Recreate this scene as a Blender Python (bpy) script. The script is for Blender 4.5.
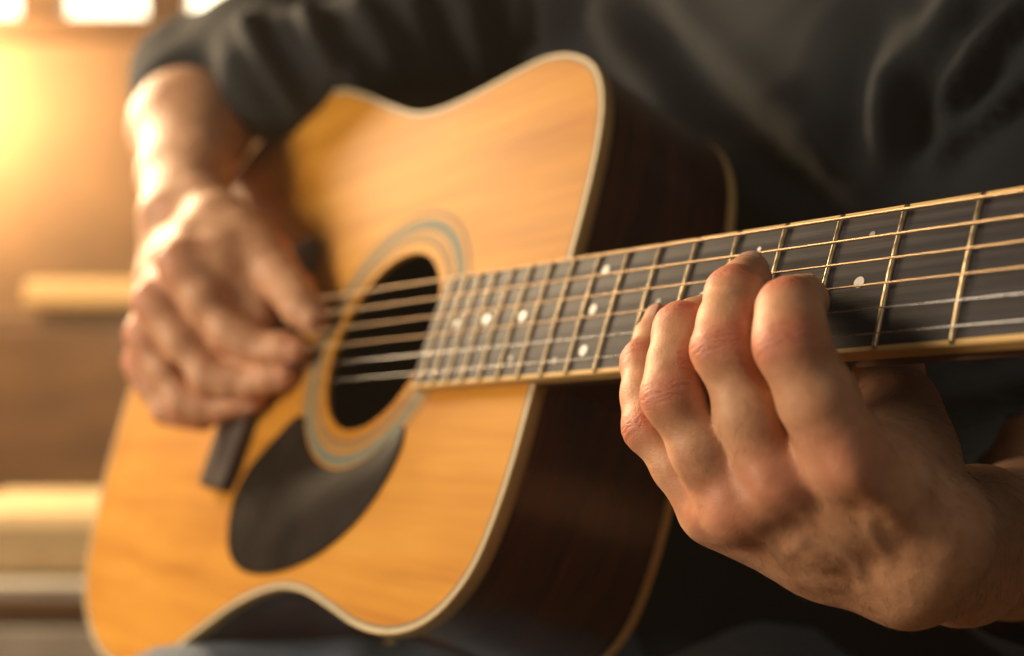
import bpy, math
import numpy as np
from mathutils import Matrix, Vector

for o in list(bpy.data.objects):
    bpy.data.objects.remove(o)
scene = bpy.context.scene
CAM_H = 0.72
# ------------------------------------------------------------------ camera
cam_data = bpy.data.cameras.new('camera')
cam = bpy.data.objects.new('camera', cam_data)
scene.collection.objects.link(cam)
cam.location = (0, 0, CAM_H)
cam.rotation_euler = (math.radians(90), 0, 0)
cam_data.sensor_width = 36.0
cam_data.lens = 1251.3 / 1024 * 36.0
cam_data.clip_start = 0.01
cam_data.clip_end = 60
cam_data.dof.use_dof = True
cam_data.dof.focus_distance = 0.41
cam_data.dof.aperture_fstop = 4.7
cam_data.dof.aperture_blades = 0
scene.camera = cam
# ------------------------------------------------------------------ world, lights, exposure
world = bpy.data.worlds.new('World')
scene.world = world
world.use_nodes = True
bgn = world.node_tree.nodes['Background']
bgn.inputs['Color'].default_value = (1.0, 0.80, 0.60, 1)
bgn.inputs['Strength'].default_value = 0.03


def area(name, loc, target, size, power, color, sy=None):
    ld = bpy.data.lights.new(name, 'AREA')
    ld.energy = power
    ld.color = color
    ld.shape = 'RECTANGLE'
    ld.size = size
    ld.size_y = sy or size
    ob = bpy.data.objects.new(name, ld)
    scene.collection.objects.link(ob)
    ob.location = loc
    d = Vector(target) - Vector(loc)
    ob.rotation_euler = d.to_track_quat('-Z', 'Y').to_euler()
    return ob


area('window_key_light', (-1.6, 2.1, CAM_H + 1.0), (-0.05, 0.7, CAM_H), 0.5, 95, (1.0, 0.73, 0.44), 0.6)
area('front_fill_light', (-1.4, 0.24, CAM_H + 0.28), (0.0, 0.55, CAM_H - 0.03), 0.5, 25, (1.0, 0.80, 0.58), 0.7)  # added soft fill from the front left, not a window
area('room_fill_light', (0.25, -0.9, CAM_H + 1.0), (0.2, 0.5, CAM_H - 0.05), 0.9, 3.3, (1.0, 0.88, 0.76))
area('top_board_accent_light', (-1.3, 1.9, CAM_H + 0.3), (-0.95, 2.7, CAM_H + 0.06), 0.10, 3.0, (1.0, 0.70, 0.36))  # added small lamp to brighten the cabinet's top board, not the sun
area('wall_glow_light', (-1.58, 2.98, CAM_H + 0.66), (-1.38, 3.3, CAM_H + 0.58), 0.25, 26, (1.0, 0.74, 0.44))  # added lamp close to the wall, makes the glow at upper left

scene.view_settings.view_transform = 'Standard'
scene.view_settings.look = 'None'
scene.view_settings.exposure = 0.0
scene.view_settings.gamma = 1.0
scene.render.engine = 'CYCLES'
scene.cycles.use_denoising = True
scene.cycles.max_bounces = 6
scene.cycles.caustics_reflective = False
scene.cycles.caustics_refractive = False

# ------------------------------------------------------------------ helpers
COL = scene.collection


def put(ob, parent=None):
    COL.objects.link(ob)
    if parent is not None:
        ob.parent = parent
    return ob


def mk(name, verts, faces, mat, parent=None, smooth=True, attrs=None, sharp=None):
    me = bpy.data.meshes.new(name)
    V = np.asarray(verts, dtype=np.float32)
    if isinstance(faces, np.ndarray):
        n, k = faces.shape
        me.vertices.add(len(V))
        me.vertices.foreach_set('co', V.ravel())
        me.loops.add(n * k)
        me.loops.foreach_set('vertex_index', faces.astype(np.int32).ravel())
        me.polygons.add(n)
        me.polygons.foreach_set('loop_start', np.arange(0, n * k, k, dtype=np.int32))
        me.polygons.foreach_set('loop_total', np.full(n, k, dtype=np.int32))
        me.update(calc_edges=True)
    else:
        me.from_pydata([tuple(map(float, v)) for v in V], [], [tuple(f) for f in faces])
        me.update()
    me.polygons.foreach_set('use_smooth', np.full(len(me.polygons), bool(smooth)))
    if attrs:
        for k, a in attrs.items():
            at = me.attributes.new(k, 'FLOAT', 'POINT')
            at.data.foreach_set('value', np.asarray(a, dtype=np.float32))
    if sharp is not None:
        me.set_sharp_from_angle(angle=math.radians(sharp))
    if mat is not None:
        me.materials.append(mat)
    return put(bpy.data.objects.new(name, me), parent)


def empty(name, loc=(0, 0, 0)):
    e = bpy.data.objects.new(name, None)
    e.location = loc
    e.empty_display_size = 0.05
    return put(e)


def tag(o, label=None, cat=None, group=None, kind=None):
    if label: o['label'] = label
    if cat: o['category'] = cat
    if group: o['group'] = group
    if kind: o['kind'] = kind
    return o


class NT:
    """small node-tree helper"""
    def __init__(self, name):
        self.m = bpy.data.materials.new(name)
        self.m.use_nodes = True
        self.t = self.m.node_tree
        self.p = self.t.nodes['Principled BSDF']
        self.tc = self.t.nodes.new('ShaderNodeTexCoord')

    def n(self, typ, **kw):
        nd = self.t.nodes.new(typ)
        for k, v in kw.items():
            setattr(nd, k, v)
        return nd

    def l(self, a, b):
        self.t.links.new(a, b)

    def mapping(self, scale, rot=(0, 0, 0), src='Object'):
        mp = self.n('ShaderNodeMapping')
        mp.inputs['Scale'].default_value = scale
        mp.inputs['Rotation'].default_value = rot
        self.l(self.tc.outputs[src], mp.inputs['Vector'])
        return mp.outputs['Vector']

    def noise(self, vec, scale=5, detail=4, rough=0.5, dist=0):
        nd = self.n('ShaderNodeTexNoise')
        nd.inputs['Scale'].default_value = scale
        nd.inputs['Detail'].default_value = detail
        nd.inputs['Roughness'].default_value = rough
        nd.inputs['Distortion'].default_value = dist
        self.l(vec, nd.inputs['Vector'])
        return nd.outputs['Fac']

    def ramp(self, fac, stops):
        nd = self.n('ShaderNodeValToRGB')
        e = nd.color_ramp.elements
        while len(e) < len(stops):
            e.new(0.5)
        for i, (pos, c) in enumerate(stops):
            e[i].position = pos
            e[i].color = (c[0], c[1], c[2], 1)
        self.l(fac, nd.inputs['Fac'])
        return nd.outputs['Color']

    def math(self, op, a, b=None, clamp=False):
        nd = self.n('ShaderNodeMath', operation=op, use_clamp=clamp)
        for i, v in enumerate((a, b)):
            if v is None: continue
            if isinstance(v, (int, float)): nd.inputs[i].default_value = v
            else: self.l(v, nd.inputs[i])
        return nd.outputs[0]

    def mix(self, fac, a, b, blend='MIX'):
        nd = self.n('ShaderNodeMix', data_type='RGBA', blend_type=blend)
        for s, v in ((nd.inputs[0], fac), (nd.inputs[6], a), (nd.inputs[7], b)):
            if isinstance(v, (int, float)): s.default_value = v
            elif isinstance(v, tuple): s.default_value = (v[0], v[1], v[2], 1)
            else: self.l(v, s)
        return nd.outputs[2]

    def bump(self, h, strength=0.3, dist=0.001, prev=None):
        nd = self.n('ShaderNodeBump')
        nd.inputs['Strength'].default_value = strength
        nd.inputs['Distance'].default_value = dist
        self.l(h, nd.inputs['Height'])
        if prev is not None: self.l(prev, nd.inputs['Normal'])
        self.l(nd.outputs['Normal'], self.p.inputs['Normal'])
        return nd.outputs['Normal']

    def set(self, **kw):
        for k, v in kw.items():
            s = self.p.inputs[k.replace('_', ' ')]
            if isinstance(v, (int, float)): s.default_value = v
            elif isinstance(v, tuple): s.default_value = (v[0], v[1], v[2], 1) if s.type == 'RGBA' else v
            else: self.l(v, s)
        return self


# ------------------------------------------------------------------ materials
def wood(name, cols, gs=(3, 60, 60), fine=(8, 900, 900), rough=0.35, coat=0.5, bump=0.15, blotch=0.35, spec=0.3):
    t = NT(name)
    g = t.noise(t.mapping(gs), 1.0, 6, 0.6, 0.6)
    f = t.noise(t.mapping(fine), 1.0, 3, 0.6)
    b = t.noise(t.mapping((5, 7, 7)), 1.0, 3, 0.5)
    v = t.math('ADD', t.math('MULTIPLY', g, 0.6), t.math('MULTIPLY', f, 0.25))
    v = t.math('ADD', v, t.math('MULTIPLY', t.math('SUBTRACT', b, 0.5), blotch))
    c = t.ramp(v, cols)
    t.set(Base_Color=c, Roughness=t.math('ADD', rough - 0.08, t.math('MULTIPLY', b, 0.16)), Coat_Weight=coat, Coat_Roughness=0.12)
    t.p.inputs['Specular IOR Level'].default_value = spec
    t.bump(f, bump, 0.0004)
    return t.m


M = {}
M['spruce'] = wood('spruce', [(0.25, (0.34, 0.13, 0.013)), (0.48, (0.48, 0.222, 0.028)), (0.7, (0.58, 0.305, 0.052))], (4, 55, 55), (6, 1300, 1300), 0.55, 0.0, 0.08, 0.5, 0.07)
M['rosewood'] = wood('rosewood', [(0.3, (0.022, 0.005, 0.003)), (0.5, (0.085, 0.017, 0.006)), (0.68, (0.27, 0.058, 0.018))], (7, 10, 90), (30, 30, 900), 0.3, 0.6, 0.1)
M['inner_wood'] = wood('inner_wood', [(0.3, (0.10, 0.05, 0.025)), (0.7, (0.18, 0.09, 0.045))], coat=0.0, rough=0.7)
M['neck_wood'] = wood('neck_wood', [(0.3, (0.05, 0.018, 0.008)), (0.7, (0.12, 0.045, 0.02))], (4, 80, 80))
M['ebony'] = wood('ebony', [(0.25, (0.020, 0.018, 0.020)), (0.5, (0.046, 0.043, 0.047)), (0.75, (0.085, 0.078, 0.082))], (14, 200, 200), (40, 1500, 1500), 0.5, 0.0, 0.35, 0.35, 0.10)
M['bridge_wood'] = wood('bridge_wood', [(0.3, (0.03, 0.022, 0.018)), (0.7, (0.17, 0.12, 0.095))], (200, 10, 60), (1500, 40, 900), 0.45, 0.0, 0.25)


def simple(name, col, rough=0.4, metal=0.0, noise_amt=0.15, nscale=60, bump=0.0, bscale=400, coat=0.0, bdist=0.0005, spec=0.5):
    t = NT(name)
    v = t.mapping((1, 1, 1))
    nz = t.noise(v, nscale, 4, 0.6)
    lo = tuple(c * (1 - noise_amt) for c in col)
    hi = tuple(min(1, c * (1 + noise_amt)) for c in col)
    t.set(Base_Color=t.ramp(nz, [(0.3, lo), (0.7, hi)]), Metallic=metal, Coat_Weight=coat,
          Roughness=t.math('ADD', rough - 0.06, t.math('MULTIPLY', nz, 0.12)))
    t.p.inputs['Specular IOR Level'].default_value = spec
    if bump:
        t.bump(t.noise(v, bscale, 3, 0.6), bump, bdist)
    return t.m


M['cream'] = simple('cream_binding', (0.60, 0.40, 0.16), 0.5, 0, 0.12, 40, spec=0.15)
M['ivory'] = simple('ivory_edge', (0.52, 0.44, 0.30), 0.5, 0, 0.08, 40, spec=0.15)
M['fret_metal'] = simple('fret_metal', (0.42, 0.33, 0.20), 0.36, 0.9, 0.1, 300)
M['pearl'] = simple('pearl_inlay', (0.80, 0.76, 0.70), 0.25, 0, 0.12, 700, coat=0.4)
M['dull_pearl'] = simple('dull_inlay', (0.26, 0.24, 0.22), 0.4, 0, 0.2, 700)
M['pickguard'] = simple('pickguard_plastic', (0.014, 0.010, 0.008), 0.45, 0, 0.4, 25, 0.05, 300)
M['pickguard'].node_tree.nodes['Principled BSDF'].inputs['Specular IOR Level'].default_value = 0.06
M['rosette_green'] = simple('rosette_grey_green', (0.15, 0.165, 0.125), 0.65, 0, 0.25, 300, spec=0.1)
M['rosette_grey'] = simple('rosette_grey', (0.19, 0.135, 0.08), 0.65, 0, 0.25, 300, spec=0.1)
M['bone'] = simple('bone', (0.72, 0.66, 0.54), 0.4, 0, 0.08, 100)
M['steel'] = simple('plain_steel', (0.40, 0.39, 0.38), 0.28, 1.0, 0.05, 300)


def wound():
    t = NT('wound_bronze')
    w = t.n('ShaderNodeTexWave', wave_type='BANDS', bands_direction='X')
    w.inputs['Scale'].default_value = 620
    t.l(t.tc.outputs['Object'], w.inputs['Vector'])
    t.set(Base_Color=t.ramp(w.outputs['Fac'], [(0.0, (0.30, 0.19, 0.10)), (1.0, (0.66, 0.47, 0.28))]), Metallic=0.85, Roughness=0.34)
    t.bump(w.outputs['Fac'], 0.4, 0.0003)
    return t.m


M['bronze'] = wound()


def skin():
    t = NT('skin')
    v = t.mapping((1, 1, 1))
    red = t.n('ShaderNodeAttribute', attribute_name='red').outputs['Fac']
    wm = t.n('ShaderNodeAttribute', attribute_name='crease').outputs['Fac']
    wu = t.n('ShaderNodeAttribute', attribute_name='crease_u').outputs['Fac']
    vein = t.n('ShaderNodeAttribute', attribute_name='vein').outputs['Fac']
    mott = t.noise(v, 85, 5, 0.6, 0.3)
    big = t.noise(v, 22, 3, 0.5)
    base = t.ramp(mott, [(0.28, (0.45, 0.225, 0.118)), (0.5, (0.57, 0.305, 0.168)), (0.72, (0.66, 0.385, 0.225))])
    base = t.mix(t.math('MULTIPLY', t.math('SUBTRACT', big, 0.42, True), 0.9, True), base, (0.46, 0.20, 0.10))
    redm = t.math('MULTIPLY', red, t.math('ADD', 0.45, t.math('MULTIPLY', mott, 0.75)), True)
    base = t.mix(redm, base, (0.50, 0.125, 0.072))
    base = t.mix(t.math('MULTIPLY', vein, 0.15), base, (0.26, 0.19, 0.15))
    # creases over the joints
    wob = t.math('MULTIPLY', t.math('SUBTRACT', t.noise(v, 150, 3, 0.6), 0.5), 7.0)
    ph = t.math('MULTIPLY', t.math('ADD', wu, wob), 1.7)
    sn = t.math('POWER', t.math('ABSOLUTE', t.math('SINE', ph)), 0.45)
    brk = t.math('MULTIPLY', t.math('SUBTRACT', t.noise(v, 420, 2, 0.5), 0.38), 4.0, True)
    line = t.math('MULTIPLY', t.math('MULTIPLY', t.math('SUBTRACT', 1.0, sn), wm, True), brk, True)
    base = t.mix(t.math('MULTIPLY', line, 0.35), base, (0.20, 0.068, 0.04))
    vo = t.n('ShaderNodeTexVoronoi', feature='DISTANCE_TO_EDGE')
    vo.inputs['Scale'].default_value = 850
    wv = t.n('ShaderNodeVectorMath', operation='ADD')
    nzv = t.n('ShaderNodeTexNoise'); nzv.inputs['Scale'].default_value = 300
    t.l(v, nzv.inputs['Vector'])
    sc = t.n('ShaderNodeVectorMath', operation='SCALE'); sc.inputs['Scale'].default_value = 0.0012
    t.l(nzv.outputs['Color'], sc.inputs[0]); t.l(v, wv.inputs[0]); t.l(sc.outputs[0], wv.inputs[1])
    t.l(wv.outputs[0], vo.inputs['Vector'])
    cell = t.math('MINIMUM', t.math('MULTIPLY', vo.outputs['Distance'], 5.0), 1.0)
    fine = t.noise(v, 1500, 3, 0.6)
    h = t.math('ADD', t.math('MULTIPLY', cell, 0.5), t.math('MULTIPLY', fine, 0.4))
    n1 = t.bump(h, 0.30, 0.0003)
    n2 = t.bump(t.math('MULTIPLY', line, -1.0), 0.5, 0.0006, n1)
    t.bump(mott, 0.35, 0.0012, n2)
    t.set(Base_Color=base, Roughness=t.math('ADD', 0.40, t.math('MULTIPLY', mott, 0.2)), Subsurface_Weight=0.22, Subsurface_Scale=0.0035,
          Subsurface_Radius=(1.0, 0.36, 0.18), Specular_IOR_Level=0.42)
    return t.m


M['skin'] = skin()
M['nail'] = simple('fingernail', (0.62, 0.36, 0.27), 0.28, 0, 0.08, 200, coat=0.2)


def cloth(name, c0, c1, scale, rough=0.9, sheen=0.25, bdist=0.0006):
    t = NT(name)
    v = t.mapping((1, 1, 1))
    a = t.noise(v, scale, 3, 0.7)
    b = t.noise(v, 14, 3, 0.5)
    wv = t.math('ADD', t.math('MULTIPLY', a, 0.7), t.math('MULTIPLY', b, 0.3))
    t.set(Base_Color=t.ramp(wv, [(0.35, c0), (0.65, c1)]), Roughness=rough, Sheen_Weight=sheen, Sheen_Roughness=0.5)
    t.bump(a, 0.5, bdist)
    return t.m


M['shirt'] = cloth('charcoal_jersey', (0.0042, 0.0064, 0.0090), (0.0092, 0.0138, 0.0188), 900, 0.95, 0.0)
M['denim'] = cloth('dark_denim', (0.06, 0.085, 0.12), (0.17, 0.22, 0.28), 1200, 0.9, 0.1)

# ------------------------------------------------------------------ background
# (kept simple: the photograph shows it only as a warm blur)
def box(name, lo, hi, mat, parent=None, bev=0.0):
    (x0, y0, z0), (x1, y1, z1) = lo, hi
    vs = [(x, y, z) for x in (x0, x1) for y in (y0, y1) for z in (z0, z1)]
    fs = [(0, 1, 3, 2), (4, 6, 7, 5), (0, 4, 5, 1), (2, 3, 7, 6), (0, 2, 6, 4), (1, 5, 7, 3)]
    o = mk(name, vs, fs, mat, parent, smooth=False)
    if bev:
        md = o.modifiers.new('bevel', 'BEVEL'); md.width = bev; md.segments = 2
    return o


M['wall'] = simple('warm_plaster', (0.24, 0.125, 0.05), 0.8, 0, 0.2, 3, 0.2, 60)
M['bg_wood'] = wood('background_oak', [(0.3, (0.11, 0.05, 0.017)), (0.7, (0.24, 0.115, 0.04))], (2, 14, 14), (4, 200, 200), 0.5, 0.2)
M['bg_dark'] = wood('background_walnut', [(0.3, (0.05, 0.02, 0.008)), (0.7, (0.13, 0.055, 0.02))], (2, 14, 14), (4, 200, 200), 0.5, 0.2)
M['bg_lit'] = wood('background_lit_oak', [(0.3, (0.55, 0.34, 0.13)), (0.7, (0.75, 0.52, 0.24))], (2, 14, 14), (4, 200, 200), 0.45, 0.2)  # oak made paler so the top board looks brightly lit
M['bg_grey'] = simple('grey_painted_wood', (0.42, 0.38, 0.32), 0.6, 0, 0.2, 8)
M['bg_cream'] = simple('cream_fabric', (0.62, 0.46, 0.25), 0.9, 0, 0.1, 20, 0.3, 500)
M['floor'] = wood('floor_boards', [(0.3, (0.10, 0.06, 0.035)), (0.7, (0.2, 0.12, 0.065))], (2, 10, 10), (4, 200, 200), 0.5, 0.2)
sky_pane = NT('window_daylight')
sky_pane.set(Base_Color=(0, 0, 0), Emission_Color=(1.0, 0.86, 0.58), Emission_Strength=4.0, Roughness=1.0)
M['daylight'] = sky_pane.m
H = CAM_H
# JOINTS-BEGIN
LEFT = {'index': [(96.6, 361.9, -37.0), (81.2, 362.8, -5.2), (82.8, 372.9, 6.0), (92.8, 395.1, 10.7)],
  'middle': [(79.5, 376.8, -45.8), (65.2, 379.6, -6.7), (70.7, 396.8, 10.8), (80.3, 420.7, 19.5)],
  'ring': [(68.8, 386.1, -54.3), (50.5, 390.1, -21.5), (54.6, 402.2, -0.6), (65.4, 426.2, 5.4)],
  'pinky': [(64.1, 399.1, -56.8), (45.4, 408.9, -32.3), (45.2, 425.2, -11.9), (52.9, 447.4, 3.6)],
  'thumb': [(125.6, 393.0, -57.2), (128.8, 419.8, -26.8), (133.2, 453.0, -6.2), (128.8, 476.7, 10.7)],
  'wrist': [(123.9, 380.0, -68.0), (127.5, 378.0, -58.6), (120.9, 388.0, -78.8)],
  'elbow': [(258.0, 585.0, -96.0)],
  'tendons': [[(98.3, 363.9, -41.3), (104.8, 346.9, -50.5), (111.4, 329.7, -59.8)], [(81.0, 383.8, -49.1), (95.7, 354.2, -58.6), (109.0, 330.2, -63.9)], [(70.7, 393.3, -56.6), (88.2, 358.3, -67.9), (106.3, 330.1, -69.1)], [(62.8, 401.2, -61.6), (80.9, 364.3, -74.0), (102.9, 331.8, -73.5)]],
  'veins': [[(86.1, 374.2, -51.4), (87.7, 365.8, -59.1), (94.7, 350.7, -65.0), (95.4, 343.2, -73.2), (103.2, 328.7, -76.7)], [(72.5, 389.3, -58.2), (77.7, 377.0, -63.9), (78.2, 372.2, -69.0), (86.2, 356.0, -74.5), (97.1, 339.3, -75.1)], [(101.2, 353.8, -48.6), (99.6, 350.0, -56.5), (101.8, 341.4, -63.3), (99.6, 338.7, -70.9)], [(87.7, 365.8, -59.1), (82.0, 369.3, -65.5), (78.2, 372.2, -69.0)]]}
RIGHT = {'index': [(-197.8, 750.0, 38.4), (-165.7, 738.0, -2.9), (-142.3, 730.0, -12.3), (-122.5, 716.0, -12.6)],
  'middle': [(-215.4, 757.0, 15.7), (-180.2, 744.0, -29.1), (-152.2, 738.0, -32.4), (-130.8, 724.0, -27.8)],
  'ring': [(-224.0, 768.0, -4.9), (-198.4, 757.0, -43.6), (-173.1, 752.0, -47.5), (-151.4, 740.0, -42.0)],
  'pinky': [(-229.4, 780.0, -22.4), (-211.7, 770.0, -49.8), (-189.5, 765.0, -53.2), (-169.9, 754.0, -48.2)],
  'thumb': [(-183.2, 785.0, 66.5), (-150.2, 758.0, 43.6), (-129.0, 734.0, 21.1), (-113.0, 714.0, 4.6)],
  'wrist': [(-215.7, 818.0, 75.8), (-198.6, 812.0, 79.2), (-231.8, 824.0, 72.4)],
  'elbow': [(-259.3, 1030.0, 200.8)],
  'tendons': [[(-195.6, 760.0, 36.4), (-204.6, 790.0, 58.7), (-216.9, 830.0, 78.3)], [(-218.2, 780.0, 19.3), (-217.4, 800.0, 49.9), (-220.2, 830.0, 76.9)], [(-227.5, 780.0, -2.5), (-225.0, 800.0, 37.1), (-223.5, 830.0, 75.0)]],
  'veins': [[(-210.1, 780.0, 29.9), (-215.9, 790.0, 46.1), (-211.0, 820.0, 67.5), (-222.1, 850.0, 93.7)]]}
FOLDS = [
  ([(64, 780, 223), (90, 739, 167), (113, 698, 124), (138, 657, 86), (169, 626, 51)], -17, 9),
  ([(50, 808, 225), (78, 759, 156), (107, 710, 107)], 6, 14),
  ([(212, 584, 165), (197, 596, 142), (187, 606, 120), (182, 612, 92), (180, 614, 68)], 13, 7),
  ([(237, 572, 154), (215, 581, 131), (204, 590, 110), (198, 594, 89)], 11, 5),
  ([(243, 570, 120), (221, 578, 103), (204, 590, 89), (193, 599, 73)], 10, 5),
  ([(204, 590, 164), (192, 600, 129), (189, 603, 86)], -9, 6),
  ([(32, 840, 234), (33, 838, 213), (26, 850, 190)], 13, 6),
  ([(16, 865, 241), (17, 864, 213), (11, 872, 194)], -10, 7),
  ([(-36, 890, 248), (-30, 892, 213), (-20, 896, 181)], 11, 7),
  ([(-61, 882, 245), (-52, 885, 211), (-44, 888, 179)], -8, 7),
  ([(-152, 876, 237), (-139, 872, 211), (-120, 872, 180), (-99, 874, 166)], 11, 7),
  ([(-196, 903, 230), (-183, 890, 205), (-167, 881, 178), (-148, 875, 152)], 10, 7),
  ([(-113, 872, 236), (-98, 874, 208), (-79, 878, 181)], 9, 8),
  ([(-133, 870, 214), (-123, 871, 190), (-113, 872, 169)], -7, 6),
  ([(188, 605, -35), (210, 586, -27), (241, 570, -17)], 9, 5),
  ([(198, 594, -53), (217, 580, -45), (245, 570, -33)], 10, 5),
  ([(198, 594, -10), (225, 577, -3), (250, 570, 8)], 8, 6)]
# JOINTS-END
tag(box('floor', (-3.2, -0.8, -0.05), (2.6, 3.4, 0.0), M['floor']), kind='structure')
# back wall with a window opening up left: built as pieces round the panes
WY = 3.3
tag(box('wall', (-3.2, WY + 0.003, 0.0), (2.6, WY + 0.15, H + 0.755), M['wall']), kind='structure')
tag(box('wall_above_window', (-3.2, WY, H + 1.65), (2.6, WY + 0.15, H + 2.0), M['wall']), kind='structure')
tag(box('wall_beside_window', (-0.35, WY, H + 0.755), (2.6, WY + 0.15, H + 1.65), M['wall']), kind='structure')
win = tag(empty('window', (-1.75, WY, H + 0.755)), 'bright sunlit window with brown wooden mullions at top left', 'window')
for i, (a, b) in enumerate([(-3.1, -2.55), (-2.43, -1.86), (-1.74, -1.30), (-1.19, -0.965), (-0.86, -0.66), (-0.58, -0.42)]):
    box('pane', (a - -1.75, 0.06, 0.055), (b + 1.75, 0.07, 0.95), M['daylight'], win)
for a, b in [(-3.2, -3.1), (-2.55, -2.43), (-1.86, -1.74), (-1.30, -1.19), (-0.965, -0.86), (-0.66, -0.58), (-0.42, -0.35)]:
    box('mullion', (a + 1.75, 0.0, 0.058), (b + 1.75, 0.13, 0.94), M['bg_wood'], win)
box('sill', (-1.45, -0.06, 0.0), (1.40, 0.13, 0.052), M['bg_wood'], win)
box('lintel', (-1.45, 0.0, 0.952), (1.40, 0.13, 0.988), M['bg_wood'], win)
cab = tag(empty('wooden_cabinet', (-0.55, 2.85, 0)), 'brown wooden cabinet with a top board coloured as if lit behind the strumming arm', 'cabinet')
box('carcass', (-0.62, -0.13, 0.06), (0.62, 0.15, H + 0.035), M['bg_wood'], cab, 0.01)
for q in range(3):
    dr = box('door', (-0.60 + 0.405 * q, -0.15, 0.10), (-0.21 + 0.405 * q, -0.132, H + 0.0), M['bg_wood'], cab, 0.006)
    box('handle', (-0.25 + 0.405 * q, -0.17, 0.40), (-0.235 + 0.405 * q, -0.151, 0.50), M['fret_metal'], dr, 0.003)
box('plinth', (-0.60, -0.11, 0.0), (0.60, 0.14, 0.058), M['bg_dark'], cab)
box('top_board', (-0.50, -0.18, H + 0.04), (0.60, 0.15, H + 0.105), M['bg_lit'], cab, 0.02)
bench = tag(empty('slatted_bench', (-1.0, 2.2, 0)), 'grey slatted wooden bench at the lower left behind the guitar', 'bench')
for k in range(4):
    box('slat', (-0.6, -0.20 + 0.11 * k, 0.285), (0.6, -0.115 + 0.11 * k, 0.31), M['bg_grey'], bench, 0.004)
box('front_rail', (-0.6, -0.205, 0.175), (0.6, -0.175, 0.24), M['bg_grey'], bench, 0.004)
box('front_rail', (-0.6, -0.205, 0.06), (0.6, -0.175, 0.125), M['bg_grey'], bench, 0.004)
for sx in (-0.59, 0.53):
    for sy in (-0.17, 0.15):
        box('leg', (sx, sy, 0), (sx + 0.06, sy + 0.05, 0.284), M['bg_grey'], bench, 0.003)
blanket = box('folded_blanket', (-0.95, 2.05, 0.3105), (-0.62, 2.32, 0.425), M['bg_cream'], None, 0.03)
tag(blanket, 'folded cream blanket lying on the grey slatted bench', 'blanket')

# ------------------------------------------------------------------ guitar
GR = [[0.577033, 0.29094, -0.763143], [-0.814107, 0.279593, -0.508977], [0.065288, 0.914976, 0.398191]]
GT = [0.024227, 0.528942, 0.002646 + CAM_H]
guitar = empty('acoustic_guitar')
mw = Matrix.Identity(4)
for i in range(3):
    for j in range(3):
        mw[i][j] = GR[i][j]
    mw[i][3] = GT[i]
guitar.matrix_world = mw
tag(guitar, 'acoustic guitar with amber spruce top, dark sides and cream binding, played across the lap', 'guitar')
mm = 0.001
DEPTH = 92.0


def spline(cp, n):
    cp = np.array(cp, float); m = len(cp); out = []
    for i in range(m):
        p0, p1, p2, p3 = cp[i - 1], cp[i], cp[(i + 1) % m], cp[(i + 2) % m]
        for t in np.linspace(0, 1, 24, endpoint=False):
            out.append(0.5 * (2 * p1 + (p2 - p0) * t + (2 * p0 - 5 * p1 + 4 * p2 - p3) * t * t + (3 * p1 - p0 - 3 * p2 + p3) * t ** 3))
    out = np.array(out)
    for _ in range(6):
        out = (np.roll(out, 1, 0) + 2 * out + np.roll(out, -1, 0)) / 4
    q = np.vstack([out, out[:1]])
    s = np.concatenate([[0], np.cumsum(np.linalg.norm(np.diff(q, axis=0), axis=1))])
    u = np.linspace(0, s[-1], n, endpoint=False)
    return np.stack([np.interp(u, s, q[:, 0]), np.interp(u, s, q[:, 1])], 1)


BODY = spline([(-12, 0), (-13, 30), (-15, 60), (-19, 90), (-27, 117), (-42, 138), (-64, 151), (-88, 157), (-115, 156), (-150, 152), (-189, 150),
               (-221, 155), (-261, 170), (-309, 190), (-351, 204), (-395, 209), (-440, 203), (-485, 180), (-520, 143), (-543, 90), (-552, 35), (-549, -10), (-537, -52),
               (-519, -97), (-498, -137), (-467, -170), (-421, -193), (-375, -202), (-332, -199), (-291, -186), (-257, -167), (-224, -149), (-197, -139), (-174, -134.5),
               (-150, -134.5), (-120, -139), (-97, -143), (-74, -144), (-53, -141), (-36, -134), (-23, -123), (-14, -108), (-10, -88), (-9, -62), (-11, -30)], 420)


def inset(poly, d):
    t = np.roll(poly, -1, 0) - np.roll(poly, 1, 0)
    t /= np.linalg.norm(t, axis=1)[:, None]
    n = np.stack([-t[:, 1], t[:, 0]], 1)  # BODY runs counter-clockwise -> left normal points inside
    return poly + n * d


def area2(p):
    return np.sum(p[:, 0] * np.roll(p[:, 1], -1) - np.roll(p[:, 0], -1) * p[:, 1])


if area2(BODY) < 0:
    BODY = BODY[::-1].copy()


def bands(rings):
    """rings: list of (poly[n,2], z) in mm -> closed-loop strip verts, faces"""
    n = len(rings[0][0]); vs = []; fs = []
    for poly, z in rings:
        zz = np.full(n, z) if np.isscalar(z) else z
        vs += [(x * mm, y * mm, c * mm) for (x, y), c in zip(poly, zz)]
    for r in range(len(rings) - 1):
        for i in range(n):
            j = (i + 1) % n
            fs.append((r * n + i, r * n + j, (r + 1) * n + j, (r + 1) * n + i))
    return vs, fs


import bmesh


def plate(name, outer, z, mat, parent, hole=None, flip=False, smooth=False):
    bm = bmesh.new()
    def loop(p):
        v = [bm.verts.new((x * mm, y * mm, z * mm)) for x, y in p]
        return [bm.edges.new((v[i], v[(i + 1) % len(v)])) for i in range(len(v))]
    ed = loop(outer)
    if hole is not None:
        ed += loop(hole)
    bmesh.ops.triangle_fill(bm, use_beauty=True, use_dissolve=False, edges=ed)
    bmesh.ops.recalc_face_normals(bm, faces=bm.faces)
    s = sum(f.normal.z for f in bm.faces)
    if (s < 0) != flip:
        bmesh.ops.reverse_faces(bm, faces=bm.faces)
    me = bpy.data.meshes.new(name); bm.to_mesh(me); bm.free()
    me.materials.append(mat)
    return put(bpy.data.objects.new(name, me), parent)


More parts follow.
